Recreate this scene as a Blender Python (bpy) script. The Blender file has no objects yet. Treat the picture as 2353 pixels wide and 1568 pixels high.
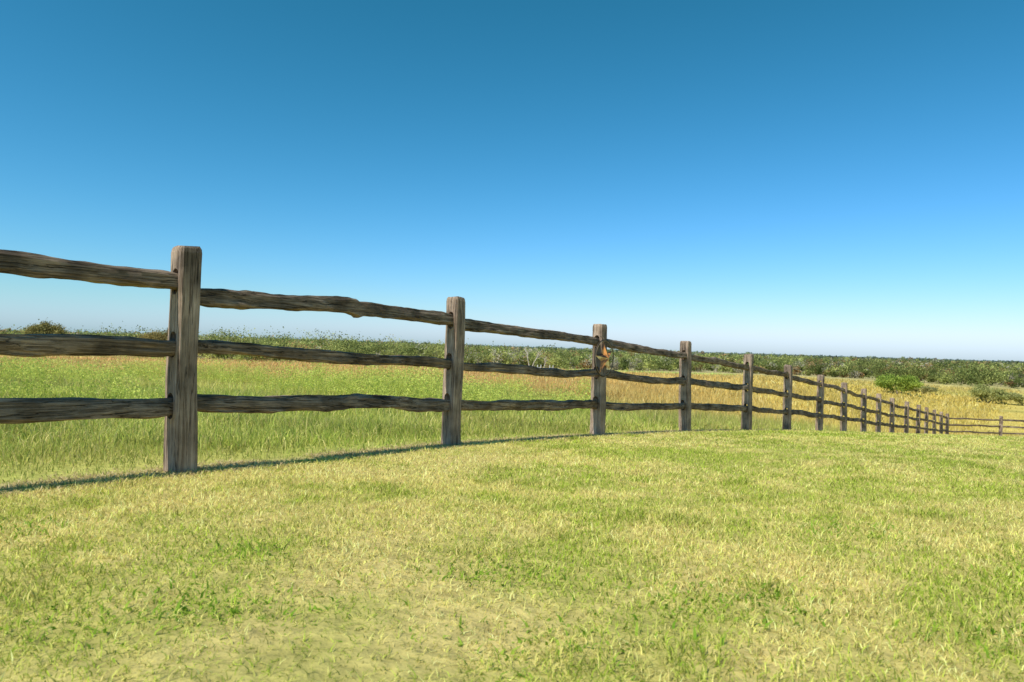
import bpy, math, random
import numpy as np
from mathutils import Vector, Matrix, noise
random.seed(7); rng=np.random.default_rng(7)
sc=bpy.context.scene
sc.view_settings.view_transform='Standard'; sc.view_settings.look='None'; sc.view_settings.exposure=0
col=sc.collection
Z0=0.669
# ------------------------------------------------------------------ terrain
FY=np.array([-8,0.0,1.97,3.94,5.99,7.99,9.8,11.6,13.5,15.5,17.5,19.5,21.5,23.5,25.5,27.6,29.6,31.7,33.8,36.0])
FX=np.array([-10.6,-4.78,-3.35,-1.89,-0.505,1.03,2.51,4.02,5.48,7.02,8.55,10.1,11.6,13.15,14.8,16.5,18.05,19.7,21.35,23.05])
def fenceX(y):
    y=np.asarray(y,float)
    return np.where(y>36,23.05+(y-36)*0.78,np.interp(y,FY,FX))
def sstep(t):
    t=np.clip(t,0,1); return t*t*(3-2*t)
def ground(x,y):
    x=np.asarray(x,float); y=np.asarray(y,float)
    yy=np.maximum(y,0)
    q=.669+.0143*yy+.0035*yy*yy
    hr=np.where(yy<14.8,q,np.where(yy<36,1.647+.118*(yy-14.8),4.15+2.95*(1-np.exp(-(np.maximum(yy,36)-36)/25))))
    hl=np.where(yy<4.386,q,np.where(yy<20,.799+.045*(yy-4.386),1.502+5.65*(1-np.exp(-(np.maximum(yy,20)-20)/125.5))))
    w=sstep((fenceX(y)-x)/(7+.35*yy))
    return Z0-(hr*(1-w)+hl*w)+np.minimum(y,0)*-.0143
def g1(x,y): return float(ground(x,y))
# value noise
LAT=rng.random((256,256))
def vn(x,y,s):
    x=np.asarray(x,float)/s+1000.3; y=np.asarray(y,float)/s+1000.7
    xi=np.floor(x).astype(int); yi=np.floor(y).astype(int); fx=x-xi; fy=y-yi
    fx=fx*fx*(3-2*fx); fy=fy*fy*(3-2*fy)
    a=LAT[xi%256,yi%256];b=LAT[(xi+1)%256,yi%256];c=LAT[xi%256,(yi+1)%256];d=LAT[(xi+1)%256,(yi+1)%256]
    return (a*(1-fx)+b*fx)*(1-fy)+(c*(1-fx)+d*fx)*fy
def fbm(x,y,s):
    return (vn(x,y,s)+.5*vn(x+31,y+7,s/2)+.25*vn(x-13,y+57,s/4))/1.75
# ------------------------------------------------------------------ materials
def newmat(name):
    m=bpy.data.materials.new(name); m.use_nodes=True; nt=m.node_tree; nt.nodes.clear(); return m,nt
def N(nt,t,**k):
    n=nt.nodes.new(t)
    for a,b in k.items(): setattr(n,a,b)
    return n
def foliage_mat(name,trans=.35):
    m,nt=newmat(name); L=nt.links
    at=N(nt,'ShaderNodeAttribute',attribute_name='Col')
    d=N(nt,'ShaderNodeBsdfDiffuse'); t=N(nt,'ShaderNodeBsdfTranslucent'); mx=N(nt,'ShaderNodeMixShader'); mx.inputs[0].default_value=trans
    o=N(nt,'ShaderNodeOutputMaterial')
    L.new(at.outputs['Color'],d.inputs[0]); L.new(at.outputs['Color'],t.inputs[0])
    L.new(d.outputs[0],mx.inputs[1]); L.new(t.outputs[0],mx.inputs[2]); L.new(mx.outputs[0],o.inputs[0]); return m
M_grass=foliage_mat('grass_blades',.4); M_leaf=foliage_mat('leaves',.35)
def ground_mat():
    m,nt=newmat('ground_soil_and_turf'); L=nt.links
    at=N(nt,'ShaderNodeAttribute',attribute_name='Col'); g=N(nt,'ShaderNodeNewGeometry')
    n1=N(nt,'ShaderNodeTexNoise'); n1.inputs['Scale'].default_value=14; n1.inputs['Detail'].default_value=6
    n2=N(nt,'ShaderNodeTexNoise'); n2.inputs['Scale'].default_value=.25; n2.inputs['Detail'].default_value=8
    for n in (n1,n2): L.new(g.outputs['Position'],n.inputs['Vector'])
    a=N(nt,'ShaderNodeMath',operation='ADD'); L.new(n1.outputs[0],a.inputs[0]); L.new(n2.outputs[0],a.inputs[1])
    r=N(nt,'ShaderNodeMapRange'); r.inputs[1].default_value=.7; r.inputs[2].default_value=1.3; r.inputs[3].default_value=.7; r.inputs[4].default_value=1.25
    L.new(a.outputs[0],r.inputs[0])
    mu=N(nt,'ShaderNodeVectorMath',operation='SCALE'); L.new(at.outputs['Color'],mu.inputs[0]); L.new(r.outputs[0],mu.inputs['Scale'])
    bs=N(nt,'ShaderNodeBsdfDiffuse'); L.new(mu.outputs[0],bs.inputs[0])
    bp=N(nt,'ShaderNodeBump'); bp.inputs['Distance'].default_value=.03; L.new(n1.outputs[0],bp.inputs['Height']); L.new(bp.outputs[0],bs.inputs['Normal'])
    o=N(nt,'ShaderNodeOutputMaterial'); L.new(bs.outputs[0],o.inputs[0]); return m
def wood_mat(name,axis,c0,c1,c2):
    m,nt=newmat(name); L=nt.links
    tc=N(nt,'ShaderNodeTexCoord'); oi=N(nt,'ShaderNodeObjectInfo')
    of=N(nt,'ShaderNodeVectorMath',operation='SCALE'); of.inputs[0].default_value=(13,7,19); L.new(oi.outputs['Random'],of.inputs['Scale'])
    ad=N(nt,'ShaderNodeVectorMath',operation='ADD'); L.new(tc.outputs['Object'],ad.inputs[0]); L.new(of.outputs[0],ad.inputs[1])
    mp=N(nt,'ShaderNodeMapping'); s=[1,1,1]; s[axis]=.035; mp.inputs['Scale'].default_value=s; L.new(ad.outputs[0],mp.inputs[0])
    n1=N(nt,'ShaderNodeTexNoise'); n1.inputs['Scale'].default_value=95; n1.inputs['Detail'].default_value=8; n1.inputs['Roughness'].default_value=.75; n1.inputs['Distortion'].default_value=.3
    L.new(mp.outputs[0],n1.inputs['Vector'])
    n2=N(nt,'ShaderNodeTexNoise'); n2.inputs['Scale'].default_value=4.5; n2.inputs['Detail'].default_value=6; L.new(ad.outputs[0],n2.inputs['Vector'])
    r1=N(nt,'ShaderNodeValToRGB'); e=r1.color_ramp.elements; e[0].position=.36; e[0].color=(*c0,1); e[1].position=.66; e[1].color=(*c2,1); x=e.new(.48); x.color=(*c1,1)
    L.new(n1.outputs[0],r1.inputs[0])
    r2=N(nt,'ShaderNodeMapRange'); r2.inputs[1].default_value=.32; r2.inputs[2].default_value=.68; r2.inputs[3].default_value=.42; r2.inputs[4].default_value=1.35; L.new(n2.outputs[0],r2.inputs[0])
    mu=N(nt,'ShaderNodeVectorMath',operation='SCALE'); L.new(r1.outputs[0],mu.inputs[0]); L.new(r2.outputs[0],mu.inputs['Scale'])
    mp2=N(nt,'ShaderNodeMapping'); s=[1,1,1]; s[axis]=.03; mp2.inputs['Scale'].default_value=s; L.new(ad.outputs[0],mp2.inputs[0])
    vo=N(nt,'ShaderNodeTexNoise'); vo.inputs['Scale'].default_value=24; vo.inputs['Detail'].default_value=4; L.new(mp2.outputs[0],vo.inputs['Vector'])
    ab=N(nt,'ShaderNodeMath',operation='SUBTRACT'); L.new(vo.outputs[0],ab.inputs[0]); ab.inputs[1].default_value=.5
    ab2=N(nt,'ShaderNodeMath',operation='ABSOLUTE'); L.new(ab.outputs[0],ab2.inputs[0])
    cr=N(nt,'ShaderNodeMapRange'); cr.inputs[1].default_value=0; cr.inputs[2].default_value=.014; cr.inputs[3].default_value=.2; cr.inputs[4].default_value=1; L.new(ab2.outputs[0],cr.inputs[0])
    mu2=N(nt,'ShaderNodeVectorMath',operation='SCALE'); L.new(mu.outputs[0],mu2.inputs[0]); L.new(cr.outputs[0],mu2.inputs['Scale'])
    bs=N(nt,'ShaderNodeBsdfPrincipled'); bs.inputs['Roughness'].default_value=.85; bs.inputs['Specular IOR Level'].default_value=.15
    L.new(mu2.outputs[0],bs.inputs['Base Color'])
    am=N(nt,'ShaderNodeMath',operation='MULTIPLY_ADD'); L.new(cr.outputs[0],am.inputs[0]); am.inputs[1].default_value=.8; L.new(n1.outputs[0],am.inputs[2])
    bp=N(nt,'ShaderNodeBump'); bp.inputs['Distance'].default_value=.008; bp.inputs['Strength'].default_value=.9; L.new(am.outputs[0],bp.inputs['Height']); L.new(bp.outputs[0],bs.inputs['Normal'])
    o=N(nt,'ShaderNodeOutputMaterial'); L.new(bs.outputs[0],o.inputs[0]); return m
def plain_mat(name,c,rough=.8,metal=0,c2=None,scale=12):
    m,nt=newmat(name); L=nt.links
    tc=N(nt,'ShaderNodeTexCoord'); n=N(nt,'ShaderNodeTexNoise'); n.inputs['Scale'].default_value=scale; n.inputs['Detail'].default_value=5; L.new(tc.outputs['Object'],n.inputs['Vector'])
    r=N(nt,'ShaderNodeValToRGB'); c2=c2 or tuple(v*.6 for v in c); r.color_ramp.elements[0].position=.42; r.color_ramp.elements[1].position=.58
    r.color_ramp.elements[0].color=(*c2,1); r.color_ramp.elements[1].color=(*c,1); L.new(n.outputs[0],r.inputs[0])
    bs=N(nt,'ShaderNodeBsdfPrincipled'); bs.inputs['Roughness'].default_value=rough; bs.inputs['Metallic'].default_value=metal
    L.new(r.outputs[0],bs.inputs['Base Color']); o=N(nt,'ShaderNodeOutputMaterial'); L.new(bs.outputs[0],o.inputs[0]); return m
# ------------------------------------------------------------------ mesh helpers
def tri_mesh(name,V,F,C,mat,smooth=False):
    V=np.asarray(V,np.float32); F=np.asarray(F,np.int32)
    me=bpy.data.meshes.new(name); me.vertices.add(len(V)); me.vertices.foreach_set('co',V.ravel())
    me.loops.add(F.size); me.loops.foreach_set('vertex_index',F.ravel())
    k=F.shape[1]; me.polygons.add(len(F)); me.polygons.foreach_set('loop_start',np.arange(0,F.size,k,dtype=np.int32))
    if smooth: me.polygons.foreach_set('use_smooth',np.ones(len(F),bool))
    me.update(calc_edges=True)
    if C is not None:
        a=me.color_attributes.new('Col','FLOAT_COLOR','POINT'); CC=np.ones((len(V),4),np.float32); CC[:,:3]=C; a.data.foreach_set('color',CC.ravel())
    me.materials.append(mat); ob=bpy.data.objects.new(name,me); col.objects.link(ob); return ob
class Acc:
    def __init__(s): s.V=[];s.F=[];s.C=[];s.n=0
    def add(s,V,F,C):
        s.V.append(V);s.F.append(F+s.n);s.C.append(C);s.n+=len(V)
    def build(s,name,mat): return tri_mesh(name,np.concatenate(s.V),np.concatenate(s.F),np.concatenate(s.C),mat)
def blades(acc,x,y,h,w,lean,colr,simple=False,z=None):
    n=len(x)
    if n==0: return
    z=ground(x,y) if z is None else z
    b=np.stack([x,y,z-.01],1)
    ph=rng.random(n)*6.283; s=np.stack([np.cos(ph),np.sin(ph),np.zeros(n)],1)*(w/2)[:,None]
    la=rng.random(n)*6.283; ld=np.stack([np.cos(la),np.sin(la),np.zeros(n)],1)
    up=np.array([0,0,1.])
    tip=b+ld*(h*np.sin(lean))[:,None]+up*(h*np.cos(lean))[:,None]
    if simple:
        V=np.stack([b-s,b+s,tip],1).reshape(-1,3); F=np.arange(n*3).reshape(n,3); C=np.repeat(colr,3,0)
        acc.add(V,F,C); return
    mid=b+ld*(h*.5*np.sin(lean*.55))[:,None]+up*(h*.55*np.cos(lean*.55))[:,None]
    V=np.stack([b-s,b+s,mid-s*.8,mid+s*.8,tip],1).reshape(-1,3)
    i=np.arange(n)[:,None]*5
    F=np.concatenate([i+np.array([[0,1,3]]),i+np.array([[0,3,2]]),i+np.array([[2,3,4]])]); C=np.repeat(colr,5,0)
    acc.add(V,F,C)
def lerp(a,b,t): return np.asarray(a)*(1-t[:,None])+np.asarray(b)*t[:,None]
def scatter(y0,y1,dens,xl=lambda y:-.85*y-1.2,xr=lambda y:.85*y+1.2,dmul=None):
    wmax=xr(y1)-xl(y1); A=wmax*(y1-y0); n=int(A*dens)
    y=y0+rng.random(n)*(y1-y0); x=xl(y1)+rng.random(n)*wmax
    k=(x>xl(y))&(x<xr(y)); return x[k],y[k]
# ------------------------------------------------------------------ ground sheet
def axis(lo,hi,step,ext,n,ext2=None):
    a=np.arange(lo,hi,step); g=step*np.cumsum(1.095**np.arange(1,200))
    gp=g[g<ext-hi]; gn=g[g<(ext2 if ext2 else ext)+lo]
    return np.concatenate([(lo-gn)[::-1],a,hi-step+gp])
xs=axis(-14,29,.2,6000,0); ys=axis(-1,41,.2,7000,0,120)
X,Y=np.meshgrid(xs,ys); Zg=ground(X,Y)
near=np.exp(-np.abs(Y)/60)
Zg=Zg+(fbm(X,Y,1.1)-.5)*.02*near
nx,ny=len(xs),len(ys)
idx=np.arange(nx*ny).reshape(ny,nx)
F=np.stack([idx[:-1,:-1],idx[:-1,1:],idx[1:,1:],idx[1:,:-1]],-1).reshape(-1,4)
x=X.ravel();y=Y.ravel()
def field_col(x,y):
    t=sstep((y-17)/14.); f=fbm(x,y,9.)
    green=lerp((.35,.40,.08),(.52,.46,.14),fbm(x,y,2.))
    u=np.clip((x/np.maximum(y,5)+.1)/.6,0,1)   # left part of the pasture browner, right part olive yellow
    brown=lerp((.62,.38,.15),(.58,.45,.12),u)
    c=green*(1-t[:,None])+brown*t[:,None]
    f2=fbm(x*.25,y,14.)
    g2=sstep((f2-.5)/.2)*.55*sstep((y-20)/20)
    c=c*(1-g2[:,None])+np.array([.44,.42,.12])*g2[:,None]
    far=sstep((y-120)/120)
    c=c*(1-far[:,None])+np.array([.42,.38,.20])*far[:,None]
    strip=np.exp(-((y-168)/9)**2)*((x/np.maximum(y,5))>.08)*((x/np.maximum(y,5))<.33)
    c=c*(1-strip[:,None])+np.array([.42,.54,.12])*strip[:,None]
    haze_tint=sstep((y-500)/3500)
    c=c*(1-haze_tint[:,None])+np.array([.30,.37,.43])*haze_tint[:,None]  # aerial haze painted into the ground colour, stronger with distance
    return c*(.85+.3*f)[:,None]
def lawn_mask(x,y): return sstep((x-fenceX(y)+.12)/.3)*(y<37.2+.1*(x-23))
def dry(x,y):
    d=fbm(x+5,y-3,1.3)*.26+fbm(x,y,.38)*.34+fbm(x,y,.12)*.40
    return .15+.78*sstep((d-.36)/.27)
D=dry(x,y)
lawn=lerp((.40,.38,.10),(.62,.49,.19),D)
lm=lawn_mask(x,y)[:,None]
C=field_col(x,y)*(1-lm)+lawn*lm
st=np.exp(-((x-fenceX(y))/.16)**2)*(y<37)*(fbm(x,y,.6)>.35)
C=C*(1-st[:,None]*.8)+np.array([.42,.31,.18])*st[:,None]*.8
gr=tri_mesh('ground',np.stack([x,y,Zg.ravel()],1),F,C,ground_mat(),True)
# ------------------------------------------------------------------ mown lawn
A=Acc()
for y0,y1,dens,w in [(.7,2,9500,.0030),(2,4,9000,.0036),(4,6.5,5800,.005),(6.5,10,2900,.0075),(10,15.5,1100,.012),(15.5,37,120,.03)]:
    x,y=scatter(y0,y1,dens); k=lawn_mask(x,y)>.4; x=x[k];y=y[k]; n=len(x)
    d=np.clip(dry(x,y)-.04*(x>0)+rng.normal(0,.33,n),0,1)
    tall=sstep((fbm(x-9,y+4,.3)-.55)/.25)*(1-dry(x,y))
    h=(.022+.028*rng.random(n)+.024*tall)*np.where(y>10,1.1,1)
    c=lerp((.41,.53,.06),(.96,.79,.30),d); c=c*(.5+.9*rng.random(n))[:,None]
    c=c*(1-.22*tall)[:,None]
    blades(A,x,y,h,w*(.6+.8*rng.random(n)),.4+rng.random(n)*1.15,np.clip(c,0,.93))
for cx,cy,r,m in [(-.75,1.78,.22,420),(-.02,2.15,.16,200),(.62,1.95,.2,240),(-1.3,1.62,.2,200),(1.45,2.9,.22,200),(1.3,1.75,.15,160),(-.9,2.3,.15,140),(-1.9,2.5,.2,200),(.1,1.6,.2,180),(1.9,2.35,.14,140)]:
    x=cx+rng.normal(0,r*.8,m); y=cy+rng.normal(0,r*.5,m)
    c=lerp((.18,.34,.03),(.40,.54,.07),rng.random(m))
    blades(A,x,y,.02+.03*rng.random(m),.006+.005*rng.random(m),.5+rng.random(m)*.9,c)
# dry clippings and litter along the foot of the fence
n=22000; y=1+14*rng.random(n)**1.4; x=fenceX(y)+rng.normal(-.02,.14,n); k=fbm(x,y,.5)>.42; x=x[k];y=y[k]; n=len(x)
blades(A,x,y,.03+.05*rng.random(n),.003+.0007*y,1.1+.45*rng.random(n),lerp((.42,.32,.15),(.80,.66,.36),rng.random(n)))
A.build('lawn_grass',M_grass)
# ------------------------------------------------------------------ pasture grass
A=Acc()
for y0,y1,dens,w,hh,simp in [(1,5,2800,.005,.11,False),(5,9,1600,.008,.15,False),(9,15,700,.012,.22,False),(15,25,220,.022,.32,True),(25,45,70,.045,.40,True),(45,90,14,.11,.48,True),(90,170,3,.26,.55,True)]:
    x,y=scatter(y0,y1,dens); k=(lawn_mask(x,y)<.5); x=x[k];y=y[k]; n=len(x)
    dist=fenceX(y)-x; ed=sstep(dist/1.6)
    k=(rng.random(n)<(.35+.65*ed)); x=x[k];y=y[k];ed=ed[k]; n=len(x)
    h=hh*(.35+.9*rng.random(n)+.6*(rng.random(n)<.05))*(.35+.65*ed)*(.5+1.0*fbm(x,y,1.0))
    c=field_col(x,y)*1.15
    s=rng.random(n)<.26
    c[s]=c[s]*.35+np.array([.76,.62,.28])*.65
    if y1<16:
        g=rng.random(n)<.38; c[g]=c[g]*.5+np.array([.25,.40,.05])*.5
        c=c*(.70+.62*fbm(x,y,.8))[:,None]
    else:
        c=c*(.72+.6*fbm(x*.5,y,2.5))[:,None]
    c=c*(.65+.7*rng.random(n))[:,None]
    blades(A,x,y,h,w*(.7+.6*rng.random(n)),.1+rng.random(n)*(1.2 if y1<16 else .9),np.clip(c,0,.9),simp)
A.build('pasture_grass',M_grass)
# ------------------------------------------------------------------ flowering weeds
def rand_tris(acc,P,size,colr):
    n=len(P); d1=rng.normal(size=(n,3)); d1/=np.linalg.norm(d1,axis=1)[:,None]; d2=rng.normal(size=(n,3)); d2=np.cross(d1,d2); d2/=np.linalg.norm(d2,axis=1)[:,None]
    s=size[:,None]
    V=np.stack([P-d1*s*.5-d2*s*.3,P+d1*s*.5-d2*s*.3,P+d2*s*.6],1).reshape(-1,3)
    acc.add(V,np.arange(n*3).reshape(n,3),np.repeat(colr,3,0))
A=Acc()
x,y=scatter(9.5,31,9,xr=lambda y:.13*y+0*y)
k=(fbm(x,y,3.)>.42+.18*sstep((y-20)/11))&(fenceX(y)-x>4.0); x=x[k];y=y[k]
m=100
n=len(x); H=(.22+.65*rng.random(n)**1.5)*(.4+1.3*fbm(x,y,2.)); z=ground(x,y)
X2=np.repeat(x,m);Y2=np.repeat(y,m);Z2=np.repeat(z,m);H2=np.repeat(H,m)
t=rng.random(n*m)**.6; r=(.06+.22*t)*np.sqrt(rng.random(n*m)); a=rng.random(n*m)*6.283
P=np.stack([X2+r*np.cos(a),Y2+r*np.sin(a),Z2+H2*t],1)
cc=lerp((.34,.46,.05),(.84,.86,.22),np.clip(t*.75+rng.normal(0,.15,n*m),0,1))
cc=np.clip(cc*np.repeat(.7+.45*rng.random(n),m)[:,None],0,.9)
rand_tris(A,P,.018+.018*rng.random(n*m),cc)
for q in range(6):
    blades(A,x+rng.normal(0,.05,n),y+rng.normal(0,.05,n),H*.95,np.full(n,.01),rng.random(n)*.4,lerp((.36,.44,.07),(.6,.60,.16),rng.random(n)),True)
A.build('flowering_weeds',M_grass)
# ------------------------------------------------------------------ fence
W_post=wood_mat('weathered_post_wood',2,(.125,.085,.058),(.33,.238,.17),(.52,.40,.305))
W_rail=wood_mat('weathered_rail_wood',0,(.06,.042,.028),(.19,.136,.092),(.41,.31,.225))
fence=bpy.data.objects.new('split_rail_fence',None); col.objects.link(fence)
RH=[.37,.72,1.08]
def make_post_mesh(seed,Hp=1.3,wa=.12,wb=.135):
    rs=random.Random(seed); off=Vector((seed*7.3,seed*3.1,1))
    V=[];Fc=[]; prof=[]
    c=.012; a=wa/2;b=wb/2
    base=[(-a+c,-b),(0,-b),(a-c,-b),(a,-b+c),(a,0),(a,b-c),(a-c,b),(0,b),(-a+c,b),(-a,b-c),(-a,0),(-a,-b+c)]
    zs=[-.35,-.1]+[i*Hp/22 for i in range(22)]+[Hp-.035,Hp-.012,Hp]
    for z in zs:
        k=1; 
        if z>Hp-.02: k=.95
        if z>=Hp: k=.86
        tw=.05*math.sin(z*2+seed)
        sx=1+.05*noise.noise(Vector((0,seed,z*2)))+.08*(1-max(z,0)/Hp); sy=1+.06*noise.noise(Vector((5,seed,z*2)))+(.10*(1-max(z,0)/Hp))
        for (px,py) in base:
            n=noise.noise(Vector((px*9,py*9,z*2.5))+off)*.008
            r=math.hypot(px,py); x=px*k*sx*(1+n/r); y=py*k*sy*(1+n/r)
            V.append((x*math.cos(tw)-y*math.sin(tw)+.006*math.sin(z*3+seed),x*math.sin(tw)+y*math.cos(tw),z+(noise.noise(Vector((px*14,py*14,seed)))*.018 if z>Hp-.04 else 0)))
    n=len(base)
    for i in range(len(zs)-1):
        for j in range(n):
            Fc.append((i*n+j,i*n+(j+1)%n,(i+1)*n+(j+1)%n,(i+1)*n+j))
    Fc.append(tuple(range(n))[::-1]); Fc.append(tuple((len(zs)-1)*n+j for j in range(n)))
    me=bpy.data.meshes.new('post'); me.from_pydata(V,[],Fc); me.materials.append(W_post)
    ob=bpy.data.objects.new('tmp',me); col.objects.link(ob)
    cv=[];cf=[]; K=16
    for h in RH:
        s=len(cv)
        for e in (-.2,.2):
            for i in range(K):
                t=i/K*6.2832+.1; oz=.035 if math.sin(t)>0 else -.035
                cv.append((e,.036*math.cos(t),h+.015+oz+.04*math.sin(t)))
        for i in range(K): cf.append((s+i,s+(i+1)%K,s+K+(i+1)%K,s+K+i))
        cf.append(tuple(s+i for i in range(K))[::-1]); cf.append(tuple(s+K+i for i in range(K)))
    cm=bpy.data.meshes.new('cut'); cm.from_pydata(cv,[],cf); 
    import bmesh
    for mm in (cm,me):
        bm=bmesh.new(); bm.from_mesh(mm); bmesh.ops.recalc_face_normals(bm,faces=bm.faces); bm.to_mesh(mm); bm.free()
    co=bpy.data.objects.new('cut',cm); col.objects.link(co)
    md=ob.modifiers.new('b','BOOLEAN'); md.operation='DIFFERENCE'; md.object=co; md.solver='EXACT'
    dg=bpy.context.evaluated_depsgraph_get(); res=bpy.data.meshes.new_from_object(ob.evaluated_get(dg))
    bpy.data.objects.remove(ob); bpy.data.objects.remove(co)
    return res
PM=[make_post_mesh(s) for s in (1,2,3,4)]
posts=[(FX[i],FY[i]) for i in range(1,len(FX))]+[(26.6,37.0),(30.0,37.9),(33.3,38.8)]
def dirv(i):
    a=posts[max(i-1,0)]; b=posts[min(i+1,len(posts)-1)]; v=Vector((b[0]-a[0],b[1]-a[1],0)); return v.normalized()
for i,(px,py) in enumerate(posts):
    ob=bpy.data.objects.new('post_%d'%(i+1),PM[i%4]); col.objects.link(ob)
    d=dirv(i); ang=math.atan2(d.y,d.x)+random.uniform(-.05,.05)
    ob.matrix_world=Matrix.Translation((px,py,g1(px,py)))@Matrix.Rotation(random.uniform(-.012,.012),4,'Y')@Matrix.Rotation(ang,4,'Z')
    ob.parent=fence
def make_rail(i,lv,h0,h1,bulge=0,knob=None,th=.1,seed=0):
    a=posts[i]; b=posts[i+1]
    p0=Vector((a[0],a[1],g1(*a)+h0)); p1=Vector((b[0],b[1],g1(*b)+h1))
    d=(p1-p0).normalized(); p0=p0-d*.035; p1=p1+d*.035; Ln=(p1-p0).length
    side=Vector((0,0,1)).cross(d).normalized(); up=d.cross(side)
    far=a[1]>14
    ns=22 if far else 110; K=8 if far else 22
    V=[];Fc=[]; S=Vector((seed*3.7,seed*1.3,lv*5.1))
    ph=[random.uniform(.6,1.4) for k in range(K)]
    skew=random.uniform(-.35,.35)
    for s in range(ns+1):
        t=s/ns; xx=t*Ln
        env=min(1,min(t,1-t)/.09); env=env*env*(3-2*env)
        env2=math.sin(math.pi*t)
        cz=bulge*env2+noise.noise(Vector((xx*1.1,0,0))+S)*.03*env+noise.noise(Vector((xx*3.2,3,0))+S)*.010*env
        cy=noise.noise(Vector((xx*1.2,8,0))+S)*.04*env
        hh=(.042+(th/2-.042)*env)*(1+.22*noise.noise(Vector((xx*1.6,1,4))+S)*env); ww=(.03+.016*env)*(1+.2*noise.noise(Vector((xx*2,6,4))+S))
        if knob:
            kk=math.exp(-((t-knob)/.025)**2); cz+=-.016*kk; hh*=1+.10*kk
            cz+=.008*(1 if t<knob else -1)*math.exp(-abs(t-knob)/.1)
        for k in range(K):
            an=k/K*6.2832
            ca,sa=math.cos(an),math.sin(an)
            e=.55; yy=math.copysign(abs(ca)**e,ca)*ww*(1+skew*sa); zz=math.copysign(abs(sa)**e,sa)*hh
            n=noise.noise(Vector((xx*4,ca*1.5,sa*1.5))+S)*.010+noise.noise(Vector((xx*12,ca*3,sa*3))+S)*.006+abs(noise.noise(Vector((xx*1.5,ca*6,sa*6))+S))*-.012
            r=math.hypot(yy,zz)+1e-4; f=1+n*env/r*ph[k]
            V.append((xx,cy+yy*f,cz+zz*f))
    for s in range(ns):
        for k in range(K): Fc.append((s*K+k,(s+1)*K+k,(s+1)*K+(k+1)%K,s*K+(k+1)%K))
    Fc.append(tuple(range(K))); Fc.append(tuple(ns*K+k for k in range(K))[::-1])
    if knob:
        s=len(V); xk=knob*Ln
        for (r,z) in ((.024,-.03),(.018,-.055),(.008,-.070)):
            for k in range(6): V.append((xk+r*math.cos(k*1.047)-(.02 if z<-.065 else 0),r*.8*math.sin(k*1.047),z+bulge-.01))
        for q in range(2):
            for k in range(6): Fc.append((s+q*6+k,s+(q+1)*6+k,s+(q+1)*6+(k+1)%6,s+q*6+(k+1)%6))
        Fc.append(tuple(s+12+k for k in range(6)))
    me=bpy.data.meshes.new('rail'); me.from_pydata(V,[],Fc); me.materials.append(W_rail)
    me.polygons.foreach_set('use_smooth',[True]*len(me.polygons))
    try: me.set_sharp_from_angle(angle=math.radians(28))
    except Exception as ex: pass
    ob=bpy.data.objects.new('rail_%d_%d'%(i+1,lv+1),me); col.objects.link(ob)
    M=Matrix((( d.x,side.x,up.x,p0.x),(d.y,side.y,up.y,p0.y),(d.z,side.z,up.z,p0.z),(0,0,0,1))); ob.matrix_world=M; ob.parent=fence
spec={(1,2):dict(h0=1.02,h1=1.09,bulge=.02,th=.105),(1,1):dict(h0=.72,h1=.715,th=.10),(1,0):dict(h0=.33,h1=.39,th=.115),
 (2,2):dict(h0=1.02,h1=1.095,bulge=.035,knob=.53,th=.105),(2,1):dict(h0=.725,h1=.715,bulge=-.005,th=.085),(2,0):dict(h0=.40,h1=.355,bulge=.01,th=.108),
 (3,2):dict(h0=1.06,h1=1.09,th=.10),(3,1):dict(h0=.70,h1=.73,bulge=-.02,th=.085),(3,0):dict(h0=.355,h1=.35,th=.10)}
for i in range(len(posts)-1):
    for lv in range(3):
        k=(i,lv); s=i*3+lv+1
        if k in spec: make_rail(i,lv,seed=s,**spec[k])
        else: make_rail(i,lv,RH[lv]+random.uniform(-.02,.02),RH[lv]+random.uniform(-.02,.02),bulge=random.uniform(-.035,.015),th=random.uniform(.088,.105),seed=s)
# ------------------------------------------------------------------ star ornament on a post
star=bpy.data.objects.new('metal_star_ornament',None); col.objects.link(star)
pi=4; px,py=posts[pi]; d=dirv(pi); nrm=Vector((d.y,-d.x,0)); zc=g1(px,py)+.905
c=Vector((px,py,zc))+nrm*.088-d*.045
Mst=Matrix(((d.x,0,nrm.x,c.x),(d.y,0,nrm.y,c.y),(0,1,0,c.z),(0,0,0,1)))
rust=plain_mat('rusty_painted_metal',(.85,.34,.08),.45,.2,(.25,.10,.04),14); dark=plain_mat('dark_iron_wire',(.07,.05,.035),.6,.5); rope=plain_mat('rope_fibre',(.35,.27,.17),.9)
cream=plain_mat('worn_cream_paint',(.85,.75,.5),.6,.1,(.5,.3,.15),18)
def part(name,V,Fc,mat,M=Mst,parent=star,smooth=False):
    me=bpy.data.meshes.new(name); me.from_pydata(V,[],Fc); me.materials.append(mat)
    if smooth: me.polygons.foreach_set('use_smooth',[True]*len(me.polygons))
    o=bpy.data.objects.new(name,me); col.objects.link(o); o.matrix_world=M; o.parent=parent; return o
def torus(R,r,n=48,m=8,z=0,sx=1):
    V=[];Fc=[]
    for i in range(n):
        a=i/n*6.28318
        for j in range(m):
            b=j/m*6.28318; V.append(((R+r*math.cos(b))*math.cos(a)*sx,(R+r*math.cos(b))*math.sin(a),z+r*math.sin(b)))
    for i in range(n):
        for j in range(m): Fc.append((i*m+j,((i+1)%n)*m+j,((i+1)%n)*m+(j+1)%m,i*m+(j+1)%m))
    return V,Fc
V,Fc=torus(.21,.0065); part('hoop',V,Fc,dark,smooth=True)
V,Fc=torus(.199,.003,z=.006); part('inner_hoop',V,Fc,rope,smooth=True)
V=[(0,0,.06)];Fc=[]
for i in range(10):
    a=math.pi/2+.15+i*math.pi/5; r=.2 if i%2==0 else .076; V.append((r*math.cos(a),r*math.sin(a),0))
V.append((0,0,-.01))
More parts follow.
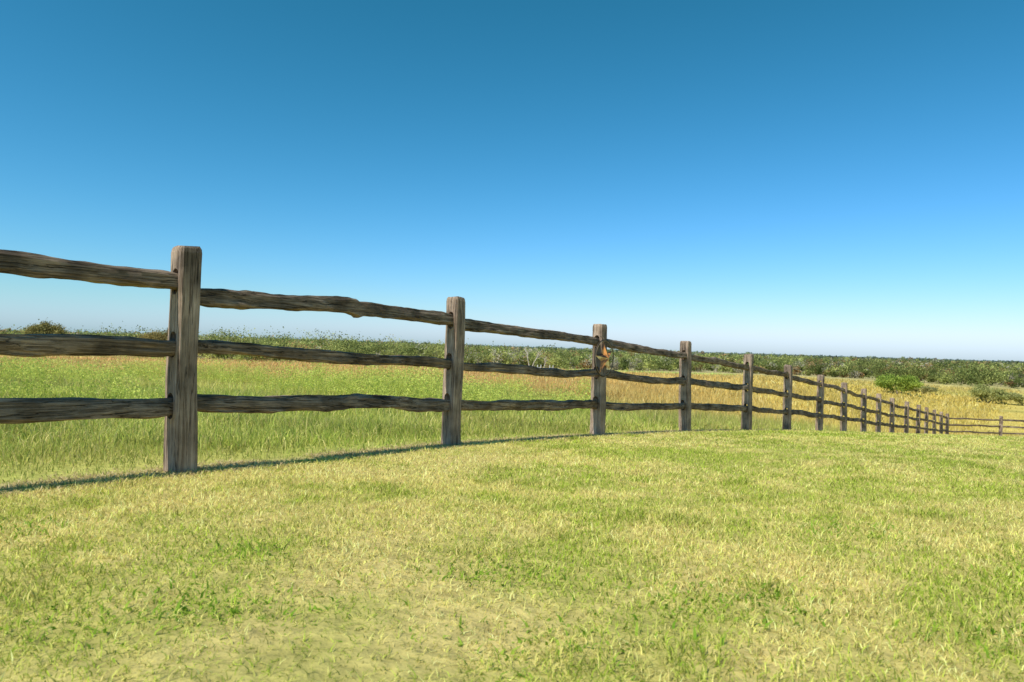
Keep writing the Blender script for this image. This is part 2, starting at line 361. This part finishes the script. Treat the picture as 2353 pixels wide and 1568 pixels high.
for i in range(10): Fc.append((0,1+i,1+(i+1)%10)); Fc.append((11,1+(i+1)%10,1+i))
so=part('star',V,Fc,rust); so.data.materials.append(cream); so.data.materials.append(dark)
for k,p in enumerate(so.data.polygons):
    if k in (4,10): p.material_index=1
    if k in (2,8,14): p.material_index=2
V=[];Fc=[]
pts=[(0,.2,0),(-.01,.235,-.01),(-.03,.26,-.04),(.0,.265,-.07)]
for p in pts:
    for k in range(6): V.append((p[0]+.005*math.cos(k*1.047),p[1],p[2]+.005*math.sin(k*1.047)))
for s in range(len(pts)-1):
    for k in range(6): Fc.append((s*6+k,s*6+(k+1)%6,(s+1)*6+(k+1)%6,(s+1)*6+k))
part('hanging_cord',V,Fc,rope)
# ------------------------------------------------------------------ trees
bark=plain_mat('bark',(.20,.155,.12),.9,0,(.09,.07,.05),3); pale=plain_mat('bleached_wood',(.60,.55,.47),.9,0,(.4,.35,.28),3)
def tube(V,Fc,p0,p1,r0,r1,n=6):
    d=(p1-p0).normalized(); s=d.orthogonal().normalized(); t=d.cross(s); b=len(V)
    for p,r in ((p0,r0),(p1,r1)):
        for k in range(n): V.append(tuple(p+s*(r*math.cos(k*6.283/n))+t*(r*math.sin(k*6.283/n))))
    for k in range(n): Fc.append((b+k,b+(k+1)%n,b+n+(k+1)%n,b+n+k))
def branch(V,Fc,p,d,L,r,depth,tips,rs,spread=.6):
    q=p+d*L*.5; d2=(d+Vector((rs.uniform(-.2,.2),rs.uniform(-.2,.2),rs.uniform(-.1,.2)))).normalized(); e=q+d2*L*.5
    tube(V,Fc,p,q,r,r*.85); tube(V,Fc,q,e,r*.85,r*.65)
    if depth==0: tips.append(e); return
    tips.append(e)
    for k in range(rs.choice((2,3,3))):
        nd=(d2+Vector((rs.uniform(-1,1),rs.uniform(-1,1),rs.uniform(-.5,.6)))*spread).normalized()
        branch(V,Fc,e,nd,L*rs.uniform(.6,.85),r*.6,depth-1,tips,rs,spread)
def tree(name,x,y,height,width,seed,c0,c1,leaves=9000,leaf=.14,stems=4,dead=False):
    rs=random.Random(seed); V=[];Fc=[];tips=[]
    for s in range(stems):
        a=s/stems*6.283+rs.uniform(-.4,.4); sp=.35 if dead else .9
        d=Vector((math.cos(a)*sp,math.sin(a)*sp,1)).normalized()
        branch(V,Fc,Vector((.1*math.cos(a),.1*math.sin(a),-.1)),d,height*.33,height*.028,4 if dead else 3,tips,rs,.75 if dead else .7)
    A=np.array(V); hmax=A[:,2].max(); wmax=np.abs(A[:,:2]).max()
    k=np.array([width/2*.9/wmax]*2+[height*.92/hmax])
    if dead: k=np.array([width/2/wmax]*2+[height/hmax])
    V=[tuple(v) for v in A*k]
    root=bpy.data.objects.new(name,None); col.objects.link(root); root.location=(x,y,g1(x,y)-.03)
    me=bpy.data.meshes.new('trunk'); me.from_pydata(V,[],Fc); me.materials.append(pale if dead else bark)
    o=bpy.data.objects.new('trunk_and_limbs',me); col.objects.link(o); o.parent=root
    if dead: return
    T=np.array([tuple(t) for t in tips])*k
    i=rng.integers(0,len(T),leaves); P=T[i]+rng.normal(size=(leaves,3))*np.array([width*.06,width*.06,height*.065])
    tone=rng.random(len(T)); cc=lerp(c0,c1,np.clip(tone[i]*.8+rng.normal(0,.15,leaves)+.1,0,1))
    P[:,2]=np.maximum(P[:,2],.15)
    Ac=Acc(); rand_tris(Ac,P,leaf*(.6+.8*rng.random(leaves)),cc); o=Ac.build('crown',M_leaf); o.parent=root
tree('mesquite_tree',65.2,115,3.2,7.0,11,(.16,.25,.04),(.46,.55,.11),14000,.2)
tree('mesquite_tree',77.6,111,2.9,7.4,12,(.22,.25,.08),(.54,.54,.20),9000,.18)
tree('mesquite_tree',81.5,108,2.0,5.0,13,(.22,.25,.08),(.52,.50,.20),6000,.18)
tree('mesquite_tree',75,125,1.6,5,14,(.24,.25,.10),(.52,.48,.20),4500,.18)
tree('dead_tree',4.3,150,5.4,5.2,21,None,None,stems=2,dead=True)
tree('dead_tree',6.9,152,3.4,2.6,22,None,None,stems=1,dead=True)
tree('mesquite_tree',-113,165,8.0,8.5,15,(.15,.14,.05),(.42,.37,.13),18000,.3)
tree('mesquite_tree',-85,166,7.0,12,16,(.17,.14,.05),(.42,.34,.13),18000,.3)
# distant woodland of scrub
A=Acc()
def wood(y0,y1,dens,nl,leaf,hlo,hhi,thr,front=None):
    x,y=scatter(y0,y1,dens,xl=lambda y:-.95*y-20,xr=lambda y:.95*y+20)
    f=fbm(x,y,45.)*.6+fbm(x*.6,y,16.)*.4
    u=x/y
    edge=165+12*np.sin(x*.03)+22*(fbm(x,x*0,30.)-.5)+np.where((u>.05),22*sstep((u-.05)/.2),0)
    left=1-sstep((u+.35)/.6)
    t=thr+.06*sstep((u-.45)/.25)*(y<330)-.07*left
    k=(f>t)&(y>edge); x=x[k];y=y[k];u=u[k];left=left[k]; n=len(x)
    H=(hlo+(hhi-hlo)*rng.random(n)**1.6)*(.60+.85*fbm(x,y,20.))*(.96+.42*left); R=H*(.5+.45*rng.random(n))
    z=ground(x,y)
    haze_tint=sstep((y-200)/2600)
    m=nl; X2=np.repeat(x,m);Y2=np.repeat(y,m)
    ncl=10
    cl=rng.normal(size=(n,ncl,3))*.34; cl[:,:,2]=np.clip(cl[:,:,2],-.7,.6)
    ci=rng.integers(0,ncl,(n,m)); off=cl[np.arange(n)[:,None],ci]+rng.normal(size=(n,m,3))*.18
    off=off.reshape(-1,3); R2=np.repeat(R,m);H2=np.repeat(H,m)
    P=np.stack([X2+off[:,0]*R2,Y2+off[:,1]*R2,np.repeat(z,m)+np.maximum(H2*.5+off[:,2]*H2*.6,.1)],1)
    tone=rng.random(n)
    base=lerp((.13,.17,.05),(.52,.54,.17),tone**1.1)
    s=rng.random(n)<.10; base[s]=np.array([.46,.30,.13])
    s=rng.random(n)<.08; base[s]=np.array([.46,.42,.30])
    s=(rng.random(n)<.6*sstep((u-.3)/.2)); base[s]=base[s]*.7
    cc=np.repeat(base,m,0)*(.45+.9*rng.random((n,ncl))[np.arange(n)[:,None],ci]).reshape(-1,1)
    h2=np.repeat(haze_tint,m)[:,None]; cc=cc*(1-h2*.75)+np.array([.18,.25,.27])*h2*.75  # leaf colour fades to blue-grey with distance, as painted haze
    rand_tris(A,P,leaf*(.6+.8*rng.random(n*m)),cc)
    if y0<200:
        st=rng.random(n)<.6; xx=x[st];yy=y[st]
        for q in range(2):
            blades(A,xx+rng.normal(0,.5,len(xx)),yy,H[st]*.4,np.full(len(xx),.2),rng.random(len(xx))*.5,np.tile([.26,.21,.16],(len(xx),1)),True)
wood(150,260,.06,260,.36,1.8,5.8,.36)
wood(260,520,.026,110,.7,2.3,6.0,.38)
wood(520,1300,.006,40,1.7,3,6.5,.45)
wood(1300,3600,.0009,24,5,4,9,.47)
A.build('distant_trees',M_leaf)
# distant ridge, aerial haze painted in as a blue-grey base colour
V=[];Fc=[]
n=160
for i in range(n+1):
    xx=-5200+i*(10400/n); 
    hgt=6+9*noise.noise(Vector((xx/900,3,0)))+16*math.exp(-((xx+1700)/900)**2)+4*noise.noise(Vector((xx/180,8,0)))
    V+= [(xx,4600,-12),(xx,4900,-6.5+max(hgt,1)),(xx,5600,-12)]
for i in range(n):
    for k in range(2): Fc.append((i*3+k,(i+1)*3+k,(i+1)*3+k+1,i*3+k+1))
me=bpy.data.meshes.new('distant_hills'); me.from_pydata(V,[],Fc); me.materials.append(plain_mat('haze_tinted_hills',(.24,.33,.38),.95,0,(.20,.30,.32),.004)); o=bpy.data.objects.new('distant_hills',me); col.objects.link(o)
white=plain_mat('white_paint',(.75,.75,.72),.6,0,(.6,.6,.58))
def box(V,Fc,c,s):
    b=len(V)
    for dx in(-1,1):
        for dy in(-1,1):
            for dz in(-1,1): V.append((c[0]+dx*s[0]/2,c[1]+dy*s[1]/2,c[2]+dz*s[2]/2))
    for f in((0,1,3,2),(4,6,7,5),(0,4,5,1),(2,3,7,6),(0,2,6,4),(1,5,7,3)): Fc.append(tuple(b+i for i in f))
for fx,fy in ((5.9,144),(8.4,143)):
    V=[];Fc=[]
    box(V,Fc,(-.35,0,.7),(.12,.12,1.4)); box(V,Fc,(.35,0,.7),(.12,.12,1.4)); box(V,Fc,(0,0,.8),(.58,.1,.16)); box(V,Fc,(0,.22,.35),(.1,.1,.7)); box(V,Fc,(0,.11,.72),(.08,.12,.1))
    me=bpy.data.meshes.new('feeder_stand'); me.from_pydata(V,[],Fc); me.materials.append(white); o=bpy.data.objects.new('feeder_stand',me); col.objects.link(o); o.location=(fx,fy,g1(fx,fy))
# ------------------------------------------------------------------ light
el=math.radians(50); hv=Vector((-.66,-.75,0)).normalized()
sv=Vector((hv.x*math.cos(el),hv.y*math.cos(el),math.sin(el)))
ld=bpy.data.lights.new('sun','SUN'); ld.energy=5.0; ld.angle=math.radians(.53); ld.color=(1,.95,.85)
lo=bpy.data.objects.new('sun',ld); col.objects.link(lo); lo.rotation_euler=sv.to_track_quat('Z','Y').to_euler(); lo.location=(0,0,20)
w=bpy.data.worlds.new('World'); sc.world=w; w.use_nodes=True; nt=w.node_tree; nt.nodes.clear(); L=nt.links
sk=N(nt,'ShaderNodeTexSky'); sk.sky_type='NISHITA'; sk.sun_disc=False; sk.sun_elevation=el; sk.sun_rotation=math.atan2(hv.x,hv.y)
sk.air_density=1.0; sk.dust_density=.5; sk.ozone_density=1.5; sk.altitude=100
sp=N(nt,'ShaderNodeSeparateColor'); cb=N(nt,'ShaderNodeCombineColor'); L.new(sk.outputs[0],sp.inputs[0])
outs=[]
for i,(a,g) in enumerate(((1.45,1.9),(1.3,1.15),(1.95,1.5))):   # clear-air colour balance of the sky
    m1=N(nt,'ShaderNodeMath',operation='MULTIPLY'); m1.inputs[1].default_value=.1; L.new(sp.outputs[i],m1.inputs[0])
    m2=N(nt,'ShaderNodeMath',operation='POWER'); m2.inputs[1].default_value=g; L.new(m1.outputs[0],m2.inputs[0])
    m3=N(nt,'ShaderNodeMath',operation='MULTIPLY'); m3.inputs[1].default_value=a*10; L.new(m2.outputs[0],m3.inputs[0])
    m4=N(nt,'ShaderNodeMath',operation='MINIMUM'); m4.inputs[1].default_value=11; L.new(m3.outputs[0],m4.inputs[0]); outs.append(m4)
gm=N(nt,'ShaderNodeMath',operation='MULTIPLY'); gm.inputs[1].default_value=1.13; L.new(outs[1].outputs[0],gm.inputs[0])
sm=N(nt,'ShaderNodeMath',operation='SMOOTH_MAX'); sm.inputs[2].default_value=1.5; L.new(outs[2].outputs[0],sm.inputs[0]); L.new(gm.outputs[0],sm.inputs[1])
rl=N(nt,'ShaderNodeMath',operation='MULTIPLY'); rl.inputs[1].default_value=.82; L.new(outs[1].outputs[0],rl.inputs[0])   # keep red below green so the haze stays blue
rm=N(nt,'ShaderNodeMath',operation='SMOOTH_MIN'); rm.inputs[2].default_value=.6; L.new(outs[0].outputs[0],rm.inputs[0]); L.new(rl.outputs[0],rm.inputs[1])
L.new(rm.outputs[0],cb.inputs[0]); L.new(outs[1].outputs[0],cb.inputs[1]); L.new(sm.outputs[0],cb.inputs[2])
bg=N(nt,'ShaderNodeBackground'); bg.inputs[1].default_value=.10; o=N(nt,'ShaderNodeOutputWorld')
L.new(cb.outputs[0],bg.inputs[0]); L.new(bg.outputs[0],o.inputs[0])
# ------------------------------------------------------------------ camera
cd=bpy.data.cameras.new('camera'); cam=bpy.data.objects.new('camera',cd); col.objects.link(cam); sc.camera=cam
cd.lens=24; cd.sensor_width=36; cd.clip_end=12000; cd.clip_start=.05
th=math.radians(1.70); c_,s_=math.cos(th),math.sin(th)
R=Matrix(((c_,-s_,0,0),(0,0,-1,0),(s_,c_,0,0),(0,0,0,1)))
cam.matrix_world=Matrix.Translation((0,0,Z0))@Matrix.Rotation(math.radians(.475),4,'X')@R
cd.dof.use_dof=True; cd.dof.focus_distance=4.8; cd.dof.aperture_fstop=5.0
